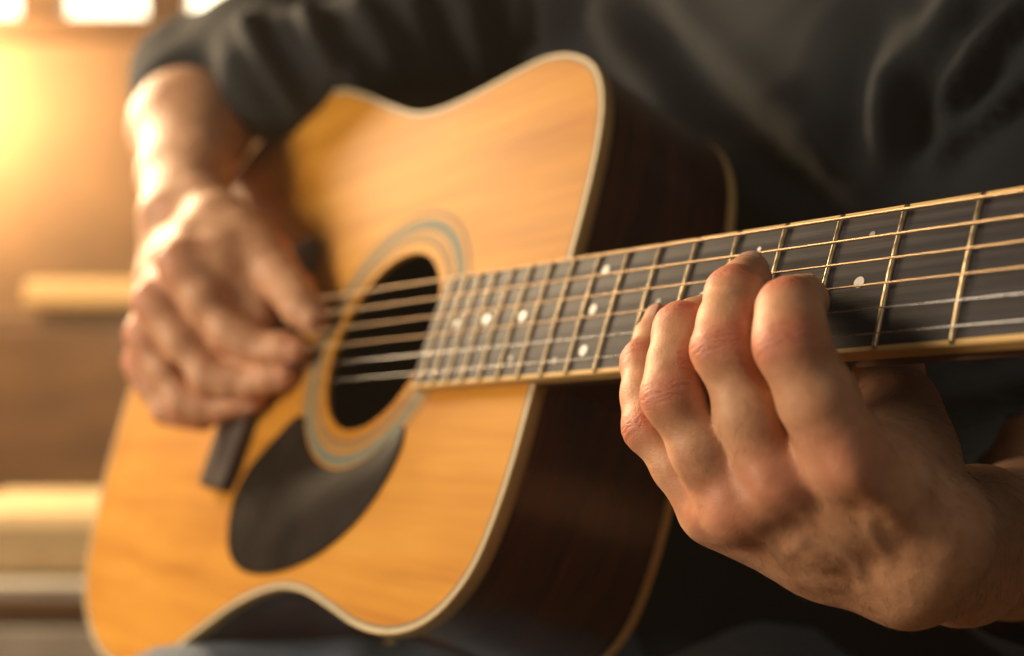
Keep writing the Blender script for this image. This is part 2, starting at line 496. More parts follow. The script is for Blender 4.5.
HC = np.array([-163.0, 2.0]); HR = 51.0
ang = np.linspace(0, 2 * np.pi, 96, endpoint=False)
circ = lambda r: np.stack([HC[0] + r * np.cos(ang), HC[1] + r * np.sin(ang)], 1)
BW, PF = 2.1, 3.8
top = plate('soundboard', inset(BODY, PF), 0.0, M['spruce'], guitar, hole=circ(HR))
vs, fs = bands([(circ(HR), 0), (circ(HR), -3.0), (circ(HR + 12), -3.0)])
mk('sound_hole_edge', vs, fs, M['spruce'], top, sharp=30)
# purfling (thin lines) between soundboard and binding
vs, fs = bands([(inset(BODY, PF), 0.0), (inset(BODY, 3.0), 0.0)]); mk('purfling', vs, fs, M['rosette_grey'], guitar, smooth=False)
vs, fs = bands([(inset(BODY, 3.0), 0.0), (inset(BODY, BW), 0.0)]); mk('purfling', vs, fs, M['rosette_green'], guitar, smooth=False)
vs, fs = bands([(inset(BODY, BW), 0.0), (inset(BODY, 0.5), 0.0)])
mk('binding_top_edge', vs, fs, M['ivory'], guitar, smooth=False)
vs, fs = bands([(inset(BODY, 0.5), 0.0), (inset(BODY, 0.2), -0.12), (inset(BODY, 0.0), -0.6), (BODY, -1.0), (BODY, -6.6), (inset(BODY, 0.4), -6.7)])
mk('front_binding', vs, fs, M['cream'], guitar)
ring_s = [(inset(BODY, 0.35), -6.6)] + [(inset(BODY, 0.35), -6.6 - (DEPTH - 12.6) * k / 8) for k in range(1, 9)]
vs, fs = bands(ring_s); mk('side', vs, fs, M['rosewood'], guitar)
vs, fs = bands([(inset(BODY, 2.5), -3.2), (inset(BODY, 2.5), -DEPTH + 3)]); mk('lining', vs, [f[::-1] for f in fs], M['inner_wood'], guitar)
vs, fs = bands([(inset(BODY, 0.4), -DEPTH + 5.5), (BODY, -DEPTH + 5.4), (BODY, -DEPTH + 1.0), (inset(BODY, 0.3), -DEPTH + 0.3), (inset(BODY, 1.0), -DEPTH), (inset(BODY, BW), -DEPTH)])
mk('back_binding', vs, fs, M['cream'], guitar)
plate('back', inset(BODY, BW), -DEPTH, M['rosewood'], guitar, flip=True)
plate('back_inner_face', inset(BODY, 2.6), -DEPTH + 3, M['inner_wood'], guitar)
# rosette
for r0, r1, mt in [(57.0, 59.2, 'rosette_grey'), (60.6, 61.8, 'rosette_green'), (64.5, 71.0, 'rosette_green'), (74.0, 76.2, 'rosette_grey')]:
    vs, fs = bands([(circ(r1), 0.0), (circ(r1), 0.12), (circ(r0), 0.12), (circ(r0), 0.0)])
    mk('rosette_ring', vs, fs, M[mt], guitar, sharp=30)


def slab(name, poly, z0, z1, mat, parent, bev=0.6):
    """bevelled flat solid from an outline (counter-clockwise, mm)"""
    poly = np.asarray(poly, float)
    if area2(poly) < 0: poly = poly[::-1]
    vs, fs = bands([(poly, z0), (poly, z1 - bev), (inset(poly, bev * 0.3), z1 - bev * 0.3), (inset(poly, bev), z1)])
    n = len(poly)
    fs = list(fs) + [tuple(range(3 * n, 4 * n))]
    return mk(name, vs, fs, mat, parent, sharp=50)


# pickguard: inner side follows the rosette
pg_out = [(-108, -47), (-104, -59), (-110, -79), (-127, -100), (-157, -118), (-196, -129), (-233, -130), (-259, -119), (-274, -96), (-270, -74), (-251, -56), (-232, -42)]
a0 = np.linspace(math.radians(212), math.radians(318), 22)
pg_in = [(HC[0] + 72.6 * math.cos(a), HC[1] + 72.6 * math.sin(a)) for a in a0]
dense = spline(pg_out + pg_in[1:-1], 200)
slab('pickguard', dense, 0.02, 1.2, M['pickguard'], guitar, 0.5)
# bridge with belly
br = [(-282, -86), (-283, -40), (-282, 0), (-283, 40), (-283, 73), (-299, 75), (-313, 73), (-318, 64), (-322, 45), (-327, 25), (-329, 0), (-327, -25), (-322, -45), (-319, -72), (-315, -87), (-300, -87)]
bridge = slab('bridge', spline(br, 160), 0.02, 9.0, M['bridge_wood'], guitar, 2.0)
slab('saddle', [(-287.5, -38), (-287.5, 38), (-290.5, 38), (-290.5, -38)], 8.5, 12.5, M['bone'], bridge, 0.8)

d_ = lambda n: 648.0 * (1 - 2 ** (-n / 12))
FX = lambda n: d_(14) - d_(n)
NUT = FX(0)
halfw = lambda x: 28.0 - 5.5 * x / 359.0
END = FX(22) + 3
FB0, FB1 = 0.3, 6.0
xs = np.linspace(END, NUT, 40)
# fingerboard core + binding strips
def strip(name, prof, mat, parent, sharp=35, xs=xs):
    """sweep profile(x)->[(y,z)..] along the neck"""
    vs = []; fs = []; k = len(prof(xs[0]))
    for x in xs:
        vs += [(x * mm, y * mm, z * mm) for y, z in prof(x)]
    for i in range(len(xs) - 1):
        for j in range(k):
            a, b = i * k + j, i * k + (j + 1) % k
            fs.append((a, b, b + k, a + k))
    fs.append(tuple(range(k))[::-1]); fs.append(tuple(range((len(xs) - 1) * k, len(xs) * k)))
    fs = [f[::-1] for f in fs]
    return mk(name, vs, fs, mat, parent, sharp=sharp)


fb = strip('fingerboard', lambda x: [(-halfw(x) + 1.9, FB0), (halfw(x) - 1.9, FB0), (halfw(x) - 1.9, FB1 - 0.12)] +
           [(halfw(x) * s, FB1 + 0.5 * (1 - s * s) - 0.05) for s in (0.6, 0.3, 0, -0.3, -0.6)] + [(-halfw(x) + 1.9, FB1 - 0.12)], M['ebony'], guitar)
for s in (1, -1):
    strip('fingerboard_binding', lambda x: [(s * (halfw(x) - 1.88), FB0 - 0.05), (s * halfw(x), FB0 - 0.05), (s * halfw(x), FB1 - 0.6), (s * (halfw(x) - 0.5), FB1 - 0.08), (s * (halfw(x) - 1.88), FB1)][::s], M['cream'], fb)
for n in range(1, 22):
    x = FX(n); w = halfw(x) - 0.35
    vs = []; fs = []
    ts = np.linspace(0, math.pi, 9)
    ys = [-w, -w + 0.7, -w + 1.5, 0, w - 1.5, w - 0.7, w]
    hs = [0.15, 0.75, 1.0, 1.0, 1.0, 0.75, 0.15]
    for y, h in zip(ys, hs):
        for t in ts:
            vs.append(((x + 0.95 * math.cos(t)) * mm, y * mm, (FB1 + 0.5 * (1 - (y / w) ** 2) - 0.15 + 1.35 * h * math.sin(t)) * mm))
    for i in range(len(ys) - 1):
        for j in range(8):
            fs.append((i * 9 + j, (i + 1) * 9 + j, (i + 1) * 9 + j + 1, i * 9 + j + 1))
    fs.append(tuple(range(9))); fs.append(tuple(range(54, 63))[::-1])
    mk('fret', vs, fs, M['fret_metal'], fb)
for x, y, r, m_ in [(157.9, -1.2, 2.0, 'pearl'), (158.6, 15.8, 1.15, 'dull_pearl'), (109.1, 17.0, 0.9, 'pearl'), (86.7, 0.6, 2.0, 'pearl'), (23.4, 18.3, 2.3, 'pearl'), (23.1, 0.8, 2.2, 'pearl'),
                    (24.6, -17.3, 2.3, 'pearl'), (62.5, 0.4, 1.5, 'dull_pearl'), (-26.5, 1.7, 2.5, 'pearl'), (-55.1, 2.4, 2.6, 'pearl'), (-80.0, 1.8, 2.3, 'dull_pearl'), (7.1, -20.8, 1.3, 'dull_pearl'), (-25.6, -18.3, 1.2, 'dull_pearl')]:
    z = FB1 + 0.5 * (1 - (y / halfw(x)) ** 2)
    a = np.linspace(0, 2 * np.pi, 20, endpoint=False)
    vs = [((x + r * math.cos(t)) * mm, (y + r * math.sin(t)) * mm, (z - 0.4) * mm) for t in a] + [((x + r * math.cos(t)) * mm, (y + r * math.sin(t)) * mm, (z + 0.12) * mm) for t in a]
    fs = [(i, (i + 1) % 20, 20 + (i + 1) % 20, 20 + i) for i in range(20)] + [tuple(range(20, 40))]
    mk('inlay_dot', vs, fs, M[m_], fb, sharp=30)
# neck
def neck_prof(x):
    w = halfw(x) - 0.15; dpt = 21.5 - 2.0 * x / 359
    return [(-w, FB0 - 0.1)] + [(-w * math.cos(t), FB0 - 0.1 - dpt * math.sin(t) ** 0.8) for t in np.linspace(0.02, math.pi - 0.02, 22)] + [(w, FB0 - 0.1)]
strip('neck', neck_prof, M['neck_wood'], guitar, xs=np.linspace(-10, NUT, 30))
hx = np.linspace(-11, 46, 12)
def heel_prof(x):
    t = (x + 11) / 57; w = 24 * (1 - t) + 12 * t; z = -20 - 62 * (1 - t) ** 2
    return [(-w, -6), (-w * 0.92, z * 0.6), (-w * 0.55, z), (w * 0.55, z), (w * 0.92, z * 0.6), (w, -6)]
strip('heel', heel_prof, M['rosewood'], guitar, xs=hx)
strip('nut', lambda x: [(-halfw(x), 0.2), (halfw(x), 0.2), (halfw(x), 8.0), (-halfw(x), 8.0)], M['bone'], guitar, xs=np.array([NUT + 0.05, NUT + 5]))
hs_poly = [(NUT + 5.1, -22), (NUT + 25, -31), (NUT + 60, -35), (NUT + 178, -37), (NUT + 182, -20), (NUT + 178, 0), (NUT + 182, 20), (NUT + 178, 37), (NUT + 60, 35), (NUT + 25, 31), (NUT + 5.1, 22)]
slab('headstock', hs_poly, -15, 1, M['rosewood'], guitar, 1.0)
# strings, low E (thick) on the bass side
SN = [18.4, 11.0, 3.7, -3.7, -11.0, -18.4]; SB = [27.5, 16.5, 5.5, -5.5, -16.5, -27.5]
SR = [0.62, 0.52, 0.43, 0.36, 0.25, 0.22]
for i in range(6):
    vs = []; fs = []
    px = np.linspace(-291, NUT + 3, 60); k = 8
    for x in px:
        t = (x + 289) / (NUT + 289)
        y = SB[i] + (SN[i] - SB[i]) * t; z = 12.7 + (8.3 - 12.7) * t + SR[i] * 0.5
        for a in range(k):
            vs.append((x * mm, (y + SR[i] * math.cos(a * 2 * math.pi / k)) * mm, (z + SR[i] * math.sin(a * 2 * math.pi / k)) * mm))
    for j in range(len(px) - 1):
        for a in range(k):
            fs.append((j * k + a, (j + 1) * k + a, (j + 1) * k + (a + 1) % k, j * k + (a + 1) % k))
    mk('string', vs, [f[::-1] for f in fs], M['bronze'] if i < 4 else M['steel'], guitar)
    # bridge pin
    a = np.linspace(0, 2 * np.pi, 12, endpoint=False)
    prof = [(2.4, 8.5), (2.6, 10.0), (2.2, 11.6), (1.0, 12.4)]
    vs = [((-303 + r * math.cos(t)) * mm, (SB[i] + r * math.sin(t)) * mm, z * mm) for r, z in prof for t in a]
    fs = [(r * 12 + q, r * 12 + (q + 1) % 12, (r + 1) * 12 + (q + 1) % 12, (r + 1) * 12 + q) for r in range(3) for q in range(12)] + [tuple(range(36, 48))]
    mk('bridge_pin', vs, fs, M['bone'], bridge)

# ------------------------------------------------------------------ person: fields -> one continuous skin
def smin(a, b, k):
    h = np.maximum(k - np.abs(a - b), 0) / k
    return np.minimum(a, b) - h * h * k * 0.25


class Field:
    """signed-distance samples on a grid whose spacing may differ along each axis"""
    def __init__(self, ax):
        self.ax = [np.asarray(v, np.float32) for v in ax]
        self.n = np.array([len(v) for v in self.ax])
        self.hmax = max(float(np.diff(v).max()) for v in self.ax)
        self.V = np.full(self.n, 60.0, np.float32)

    def sub(self, lo, hi):
        sl = tuple(slice(max(0, int(np.searchsorted(v, p)) - 1), min(len(v), int(np.searchsorted(v, q)) + 1)) for v, p, q in zip(self.ax, lo, hi))
        return sl, self.ax[0][sl[0]][:, None, None], self.ax[1][sl[1]][None, :, None], self.ax[2][sl[2]][None, None, :]

    def cone(self, a, b, ra, rb, k=4.0, flat=None):
        """tapered capsule; flat=(dir, s): thickness along dir is scaled by s"""
        a = np.array(a, np.float32); b = np.array(b, np.float32)
        mrg = max(ra, rb) + k + min(3 * self.hmax, 22) + 2
        sl, X, Y, Z = self.sub(np.minimum(a, b) - mrg, np.maximum(a, b) + mrg)
        if X.size == 0 or Y.size == 0 or Z.size == 0: return self
        ab = b - a; L2 = float(ab @ ab) + 1e-9
        px, py, pz = X - a[0], Y - a[1], Z - a[2]
        t = np.clip((px * ab[0] + py * ab[1] + pz * ab[2]) / L2, 0, 1)
        dx, dy, dz = px - t * ab[0], py - t * ab[1], pz - t * ab[2]
        d2 = dx * dx + dy * dy + dz * dz
        if flat is not None:
            n, s = np.array(flat[0], np.float32), flat[1]; n = n / np.linalg.norm(n)
            q = dx * n[0] + dy * n[1] + dz * n[2]
            d2 = d2 + q * q * (1 / (s * s) - 1)
        d = np.sqrt(d2) - (ra + (rb - ra) * t)
        self.V[sl] = smin(self.V[sl], d, k) if k > 0 else np.minimum(self.V[sl], d)
        return self

    def chain(self, pts, rr, k=3.0, flat=None):
        for i in range(len(pts) - 1):
            self.cone(pts[i], pts[i + 1], rr[i], rr[i + 1], k, flat)
        return self

    def sample(self, P):
        i = np.empty(P.shape, int); f = np.empty(P.shape)
        for a, v in enumerate(self.ax):
            i[:, a] = np.clip(np.searchsorted(v, P[:, a], side='right') - 1, 0, len(v) - 2)
            f[:, a] = (P[:, a] - v[i[:, a]]) / (v[i[:, a] + 1] - v[i[:, a]])
        out = 0
        for c in range(8):
            o = np.array([c & 1, (c >> 1) & 1, c >> 2])
            w = np.prod(np.where(o, f, 1 - f), axis=1)
            j = i + o
            out = out + w * self.V[j[:, 0], j[:, 1], j[:, 2]]
        return out

    def mesh(self):
        V = self.V; S = V < 0
        cnt = np.zeros(np.array(V.shape) - 1, np.int8)
        for c in range(8):
            o = (c & 1, (c >> 1) & 1, c >> 2)
            cnt += S[o[0]:V.shape[0] - 1 + o[0], o[1]:V.shape[1] - 1 + o[1], o[2]:V.shape[2] - 1 + o[2]]
        act = (cnt > 0) & (cnt < 8)
        ii = np.argwhere(act)
        idx = np.full(act.shape, -1, np.int32); idx[act] = np.arange(len(ii))
        pos = np.zeros((len(ii), 3)); nn = np.zeros(len(ii))
        for c in range(8):
            a = np.array([c & 1, (c >> 1) & 1, c >> 2])
            for ax in range(3):
                if a[ax]: continue
                b = a.copy(); b[ax] = 1
                va = V[tuple((ii + a).T)]; vb = V[tuple((ii + b).T)]
                m = (va < 0) != (vb < 0)
                t = np.where(m, va / np.where(m, va - vb, 1), 0)
                pos += m[:, None] * (a + (b - a) * t[:, None]); nn += m
        q = pos / nn[:, None]
        P = np.stack([v[ii[:, a]] + (v[ii[:, a] + 1] - v[ii[:, a]]) * q[:, a] for a, v in enumerate(self.ax)], 1).astype(float)
        F = []
        for ax in range(3):
            u, v = (ax + 1) % 3, (ax + 2) % 3
            s0 = [slice(None)] * 3; s1 = [slice(None)] * 3
            s0[ax] = slice(0, -1); s1[ax] = slice(1, None)
            A, B = S[tuple(s0)], S[tuple(s1)]
            e = np.argwhere(A != B)
            e = e[(e[:, u] > 0) & (e[:, v] > 0) & (e[:, u] < V.shape[u] - 1) & (e[:, v] < V.shape[v] - 1)]
            ins = A[tuple(e.T)]
            q = []
            for du, dv in ((-1, -1), (0, -1), (0, 0), (-1, 0)):
                c = e.copy(); c[:, u] += du; c[:, v] += dv
                q.append(idx[tuple(c.T)])
            q = np.stack(q, 1)
            q[~ins] = q[~ins][:, ::-1]
            F.append(q)
        F = np.vstack(F)
        hm = min(float(np.diff(v).min()) for v in self.ax)
        for _ in range(2):
            f = self.sample(P); g = np.zeros_like(P)
            for ax in range(3):
                e = np.zeros(3); e[ax] = hm * 0.7
                g[:, ax] = (self.sample(P + e) - self.sample(P - e)) / (1.4 * hm)
            P = P - np.clip(f / np.maximum((g * g).sum(1), 0.2), -0.5 * hm, 0.5 * hm)[:, None] * g
        return P, F


def normals(P, F):
    n = np.zeros_like(P)
    fn = np.cross(P[F[:, 2]] - P[F[:, 0]], P[F[:, 3]] - P[F[:, 1]])
    for k in range(4):
        np.add.at(n, F[:, k], fn)
    return n / np.maximum(np.linalg.norm(n, axis=1), 1e-9)[:, None]


def laplace(P, F, it=2, w=0.5):
    n = len(P)
    e = np.vstack([F[:, [0, 1]], F[:, [1, 2]], F[:, [2, 3]], F[:, [3, 0]]])
    deg = np.bincount(e.ravel(), minlength=n)[:, None]
    for _ in range(it):
        s = np.zeros_like(P)
        for ax in range(3):
            s[:, ax] = np.bincount(e[:, 0], P[e[:, 1], ax], n) + np.bincount(e[:, 1], P[e[:, 0], ax], n)
        P = P + w * (s / deg - P)
    return P


_rs = np.random.RandomState(7)
_TAB = _rs.rand(4096).astype(np.float64)


def vnoise(P):
    i = np.floor(P).astype(np.int64); f = P - i; f = f * f * (3 - 2 * f)
    out = 0
    for c in range(8):
        o = np.array([c & 1, (c >> 1) & 1, c >> 2]); j = i + o
        hsh = (j[:, 0] * 73856093 ^ j[:, 1] * 19349663 ^ j[:, 2] * 83492791) & 4095
        out = out + np.prod(np.where(o, f, 1 - f), axis=1) * _TAB[hsh]
    return out


def fbm(P, o=3):
    return sum(vnoise(P * 2 ** k + 17.3 * k) / 2 ** k for k in range(o)) / (2 - 2 ** (1 - o)) - 0.5


def seg_dist(P, pts, D=None):
    """distance of P to a polyline, measured in the plane across D when D is given"""
    if D is not None:
        P = P - np.outer(P @ D, D); pts = [p - (p @ D) * D for p in pts]
    best = np.full(len(P), 1e9); par = np.zeros(len(P)); n = len(pts) - 1
    for i in range(n):
        a, b = pts[i], pts[i + 1]; ab = b - a
        t = np.clip(((P - a) @ ab) / (ab @ ab), 0, 1)
        d = np.linalg.norm(P - a - t[:, None] * ab, axis=1)
        m = d < best
        best[m] = d[m]; par[m] = (i + t[m]) / n
    return best, par


unit = lambda v: v / np.linalg.norm(v)
lerp = lambda a, b, t: a + (b - a) * t


def finger_dirs(j):
    d1, d2, d3 = unit(j[1] - j[0]), unit(j[2] - j[1]), unit(j[3] - j[2])
    dor = []
    for a, b in ((d1, d2), (d1, d2), (d2, d3)):
        c = b - a
        dor.append(c)
    # dorsal = against the curl, square to the segment
    dm = -(d3 - d1)
    return [unit(dm - (dm @ d) * d) for d in (d1, d2, d3)], (d1, d2, d3)


RAD = {'index': (11.6, 10.2, 8.9, 8.4, 7.7, 7.4, 6.2), 'middle': (11.4, 9.4, 8.7, 8.3, 7.7, 7.4, 6.1),
       'ring': (10.6, 8.8, 8.3, 7.9, 7.4, 7.1, 5.8), 'pinky': (9.0, 7.7, 7.2, 7.2, 6.6, 6.3, 5.2),
       'thumb': (14.5, 11.5, 11.4, 10.6, 10.6, 9.8, 7.6)}


def build_hand(G, J, lo, hi, D, scale=1.0, arm_r=(24, 40), palm_depth=9.0, grip=False):
    """J: joint table in mm; D: unit vector out of the back of the hand"""
    J = {k: np.array(v, float) if k not in ('tendons', 'veins') else [np.array(q, float) for q in v] for k, v in J.items()}
    wc, wr, wu = J['wrist']; el = J['elbow'][0]
    palm = G
    S = scale
    # wrist + forearm
    across = unit(wr - wu)
    fdir = unit(el - wc)
    fore = lambda t, s: lerp(wc, el, t) + across * s
    for s in (1, -1):
        pts = [fore(0, s * 8 * S), fore(0.25, s * 9 * S), fore(0.6, s * 9), fore(1.0, s * 5)]
        palm.chain(pts, [arm_r[0] * 0.76, arm_r[0] * 0.86, arm_r[1] * 0.80, arm_r[1] * 0.82], 16)
    names = ['index', 'middle', 'ring', 'pinky']
    for i, nme in enumerate(names):
        m = J[nme][0]
        c = lerp(wr, wu, 0.1 + 0.27 * i) - D * 1.0
        base = m - D * 2.0
        r0 = RAD[nme][0] * S
        mid = lerp(base, c, 0.45) + D * (1.5 if i in (1, 2) else 0.0)
        palm.chain([base, mid, c], [r0 * 0.93, r0 * 0.92, r0 * 0.98], 9)
        palm.chain([base - D * palm_depth * 0.7, mid - D * palm_depth, c - D * palm_depth * 0.8], [r0 * 0.95, r0 * 0.98, r0 * 1.0], 9)
    th = J['thumb']
    palm.chain([lerp(wr, wc, 0.3) - D * 3, th[0] - D * 2, lerp(th[0], th[1], 0.55), th[1]], [13 * S, 14 * S, 13.0 * S, 11.5 * S], 11)
    palm.cone(lerp(th[0], th[1], 0.6), lerp(J['index'][0], wr, 0.30) - D * 5, 11 * S, 11 * S, 12)       # web
    palm.cone(lerp(th[0], th[1], 0.88), lerp(J['index'][0], wr, 0.12) - D * 9, 6.5 * S, 7 * S, 12)
    palm.chain([wu - D * 4, lerp(wu, J['pinky'][0], 0.4) - D * 7, J['pinky'][0] - D * 5], [13 * S, 13 * S, 10 * S], 9)
    if grip:   # closed strumming hand: filled palm and a broad web between index and thumb
        mid_ = lerp(J['index'][0], th[1], 0.5)
        palm.cone(wr, mid_, 13 * S, 10.5 * S, 10)
        palm.cone(mid_, J['index'][0], 10.5 * S, 10 * S, 10)
        palm.cone(mid_, th[1], 10 * S, 9.5 * S, 10)
        palm.cone(mid_ - D * 8, lerp(J['index'][1], th[2], 0.4) + np.array([0, 14.0, 0]), 12 * S, 9 * S, 10)
        palm.cone(J['middle'][0] - D * 22, lerp(J['index'][3], J['middle'][3], 0.5) + np.array([-12, 22.0, 0]), 16 * S, 9 * S, 8)
    # knuckle heads
    for nme in names:
        j = J[nme]; r0 = RAD[nme][0] * S
        pd = unit(j[1] - j[0])
        c = j[0] + D * r0 * (0.15 if grip else 0.32)
        palm.cone(c - pd * 2.0, c + pd * 2.5, r0 * 0.66, r0 * 0.60, 8)
    total = None
    nails = []; joints = []
    box_sl = G.sub(lo, hi)[0]
    sub_ax = [v[s] for v, s in zip(G.ax, box_sl)]
    palm_v = G.V[box_sl].copy()
    for nme in names + ['thumb']:
        j = J[nme]; r = [x * S for x in RAD[nme]]
        F = Field(sub_ax)
        dor, dd = finger_dirs(j)
        if nme == 'thumb':
            joints.append((j[1], dd[0], dd[1], dor[0], r[0]))
        pm = lerp(j[0], j[1], 0.5) + dor[0] * 0.5 * S; mm_ = lerp(j[1], j[2], 0.5) + dor[1] * 0.7 * S
        pad = lerp(j[2], j[3], 0.55) - dor[2] * 0.9 * S
        F.chain([j[0], pm], [r[0] * 0.90, r[1]], 8)
        F.chain([pm, j[1]], [r[1], r[2]], 8)
        F.chain([j[1], mm_], [r[2], r[3]], 8)
        F.chain([mm_, j[2]], [r[3], r[4]], 7)
        F.chain([j[2], pad, j[3]], [r[4], r[5], r[6]], 6)
        # knuckle pads on the back of each joint
        for q, rr, dn, ax in ((j[1], r[2], unit(dor[0] + dor[1]), unit(dd[0] + dd[1])), (j[2], r[4], unit(dor[1] + dor[2]), unit(dd[1] + dd[2]))):
            c = q + dn * rr * 0.26
            side = np.cross(dn, ax)
            F.cone(c - side * rr * 0.2, c + side * rr * 0.2, rr * 0.68, rr * 0.68, 6)
            joints.append((q, dd[0], dd[1], dn, rr) if rr is r[2] else (q, dd[1], dd[2], dn, rr))
        comb = smin(palm_v, F.V, (8.0 if grip else 6.0) * S)
        total = comb if total is None else smin(total, comb, 1.0)
        nails.append((j[2], j[3], dor[2], r[5], r[6]))
    G.V[box_sl] = total
    return dict(J=J, D=D, S=S, grip=grip, joints=joints, nails=nails, lo=np.array(lo) - 60, hi=np.array(hi) + 60)


def hand_detail(Q, P_all, N_all, attrs):
    J, D, S, joints = Q['J'], Q['D'], Q['S'], Q['joints']
    names = ['index', 'middle', 'ring', 'pinky']
    sel = np.where(((P_all > Q['lo']) & (P_all < Q['hi'])).all(1))[0]
    P, N = P_all[sel], N_all[sel]
    nz = len(P)
    red = np.zeros(nz); crease = np.zeros(nz); cu = np.zeros(nz); vein = np.zeros(nz)
    disp = np.zeros(nz)
    dorsal = np.clip((N @ D - 0.15) / 0.5, 0, 1)
    for q in (J['tendons'] if not Q['grip'] else []):
        d, t = seg_dist(P, list(q), D)
        disp += 1.5 * S * np.exp(-(d / (3.8 * S)) ** 2) * dorsal * np.clip(np.sin(np.pi * np.clip(t * 0.9 + 0.1, 0, 1)), 0, 1)
        # hollows beside the tendons
        disp -= 0.5 * S * np.exp(-((d - 8 * S) / (3.5 * S)) ** 2) * dorsal * np.clip(1 - t * 1.4, 0, 1)
    for q in J['veins']:
        d, t = seg_dist(P, list(q), D)
        g = np.exp(-(d / (2.1 * S)) ** 2) * dorsal * np.clip(np.minimum(t, 1 - t) * 3, 0, 1)
        disp += 0.5 * S * g; vein = np.maximum(vein, g)
    for nme in names:
        d = np.linalg.norm(P - (J[nme][0] + D * 8 * S), axis=1)
        red = np.maximum(red, 0.62 * np.exp(-(d / (13 * S)) ** 2))
        d = np.linalg.norm(P - J[nme][3], axis=1)
        red = np.maximum(red, 0.5 * np.exp(-(d / (10 * S)) ** 2))
    for q, da, db, dn, rr in joints:
        ax = unit(da + db)
        w = P - q
        rad = np.linalg.norm(w, axis=1)
        al = w @ ax
        near = np.exp(-(al / (rr * 0.45)) ** 2) * (rad < rr * 1.9)
        up = np.clip((N @ dn - 0.1) / 0.6, 0, 1)
        m = near * up
        b = m > crease
        crease[b] = m[b]; cu[b] = al[b]
        red = np.maximum(red, 0.8 * np.exp(-(al / (rr * 0.8)) ** 2) * (rad < rr * 1.8) * up)
        # flexion folds: real grooves
        for off in (-2.6, 0.2, 3.0):
            disp -= 0.14 * S * np.exp(-((al - off * S + 1.5 * fbm(P / 7.0)) / (0.85 * S)) ** 2) * up * (rad < rr * 1.7)
    disp += 0.55 * fbm(P / 9.0) + 0.9 * fbm(P / 24.0)
    P_all[sel] = P + N * disp[:, None]
    for k, v in (('red', red), ('crease', crease), ('crease_u', cu), ('vein', vein)):
        attrs[k][sel] = v


def to_world(P):
    return np.stack([P[:, 0] * mm, P[:, 1] * mm, P[:, 2] * mm + CAM_H], 1)


# trunk and upper arms (under the clothes), joined into the same skin
TC = np.array([172.0, 800.0]); FW = unit(np.array([-0.83, -0.56, 0.0])); LFT = np.array([-FW[1], FW[0], 0.0])
LFT = unit(np.array([0.56, -0.83, 0.0]))
tp = lambda l, f_, z: np.array([TC[0], TC[1], z]) + LFT * l + FW * f_
SHL = tp(165, -5, 245); SHR = tp(-165, 0, 262)
EL = np.array(LEFT['elbow'][0]); ER = np.array(RIGHT['elbow'][0])


def axis(lo, hi, coarse, fine):
    """grid coordinates: coarse everywhere, fine inside the given ranges"""
    v = [lo]
    while v[-1] < hi:
        st = coarse
        for p, q, h in fine:
            if p - 1e-3 <= v[-1] < q: st = min(st, h)
            elif v[-1] < p < v[-1] + st: st = max(p - v[-1], 0.3)
        v.append(v[-1] + st)
    return np.array(v)


def even(lo, hi, h):
    return [np.arange(p, q + h, h) for p, q in zip(lo, hi)]


def trunk(B, g):
    """trunk volume; g: how far outside the skin (mm)"""
    for z0, z1, w0, w1, d0, d1 in ((-230, -80, 100, 90, 105, 105), (-80, 80, 90, 112, 105, 112), (80, 215, 112, 110, 112, 100)):
        for s in (-1, -0.33, 0.33, 1):
            B.cone(tp(s * w0, -8, z0), tp(s * w1, -8, z1), d0 + g - 12, d1 + g - 12, 40)
    B.cone(tp(-130, -15, 235), tp(0, -20, 290), 62 + g, 60 + g, 40); B.cone(tp(130, -15, 235), tp(0, -20, 290), 62 + g, 60 + g, 40)
    return B


B = Field([axis(-345, 470, 6, [(-262, -95, 1.7), (28, 185, 0.95)]), axis(325, 1135, 6, [(335, 480, 0.95), (690, 860, 1.7)]), axis(-340, 395, 6, [(-126, 44, 0.95), (44, 110, 1.9)])])
trunk(B, -18)
B.cone(tp(0, -20, 300), tp(0, -5, 375), 56, 56, 25)
for sh, el in ((SHL, EL), (SHR, ER)):
    B.chain([sh, lerp(sh, el, 0.5), el], [50, 42, 36], 20)
DL = unit(np.array([-0.30, -0.88, 0.12]))
HL = build_hand(B, LEFT, (28, 332, -126), (190, 500, 60), DL, 1.0, (19, 27))
DR = unit(np.array([-0.78, -0.52, 0.34]))
HR_ = build_hand(B, RIGHT, (-275, 680, -100), (-85, 870, 120), DR, 1.16, (25, 46), grip=True)
allP, allF = B.mesh()
del B
allP = laplace(allP, allF, 1, 0.4)
allN = normals(allP, allF)
attrs = {k: np.zeros(len(allP)) for k in ('red', 'crease', 'crease_u', 'vein')}
for hq in (HL, HR_):
    hand_detail(hq, allP, allN, attrs)
LN, RN = HL['nails'], HR_['nails']
person = mk('person', to_world(allP), allF, M['skin'], None, True, attrs)
tag(person, 'person in a charcoal shirt playing the guitar, left hand fretting, right hand strumming', 'person')


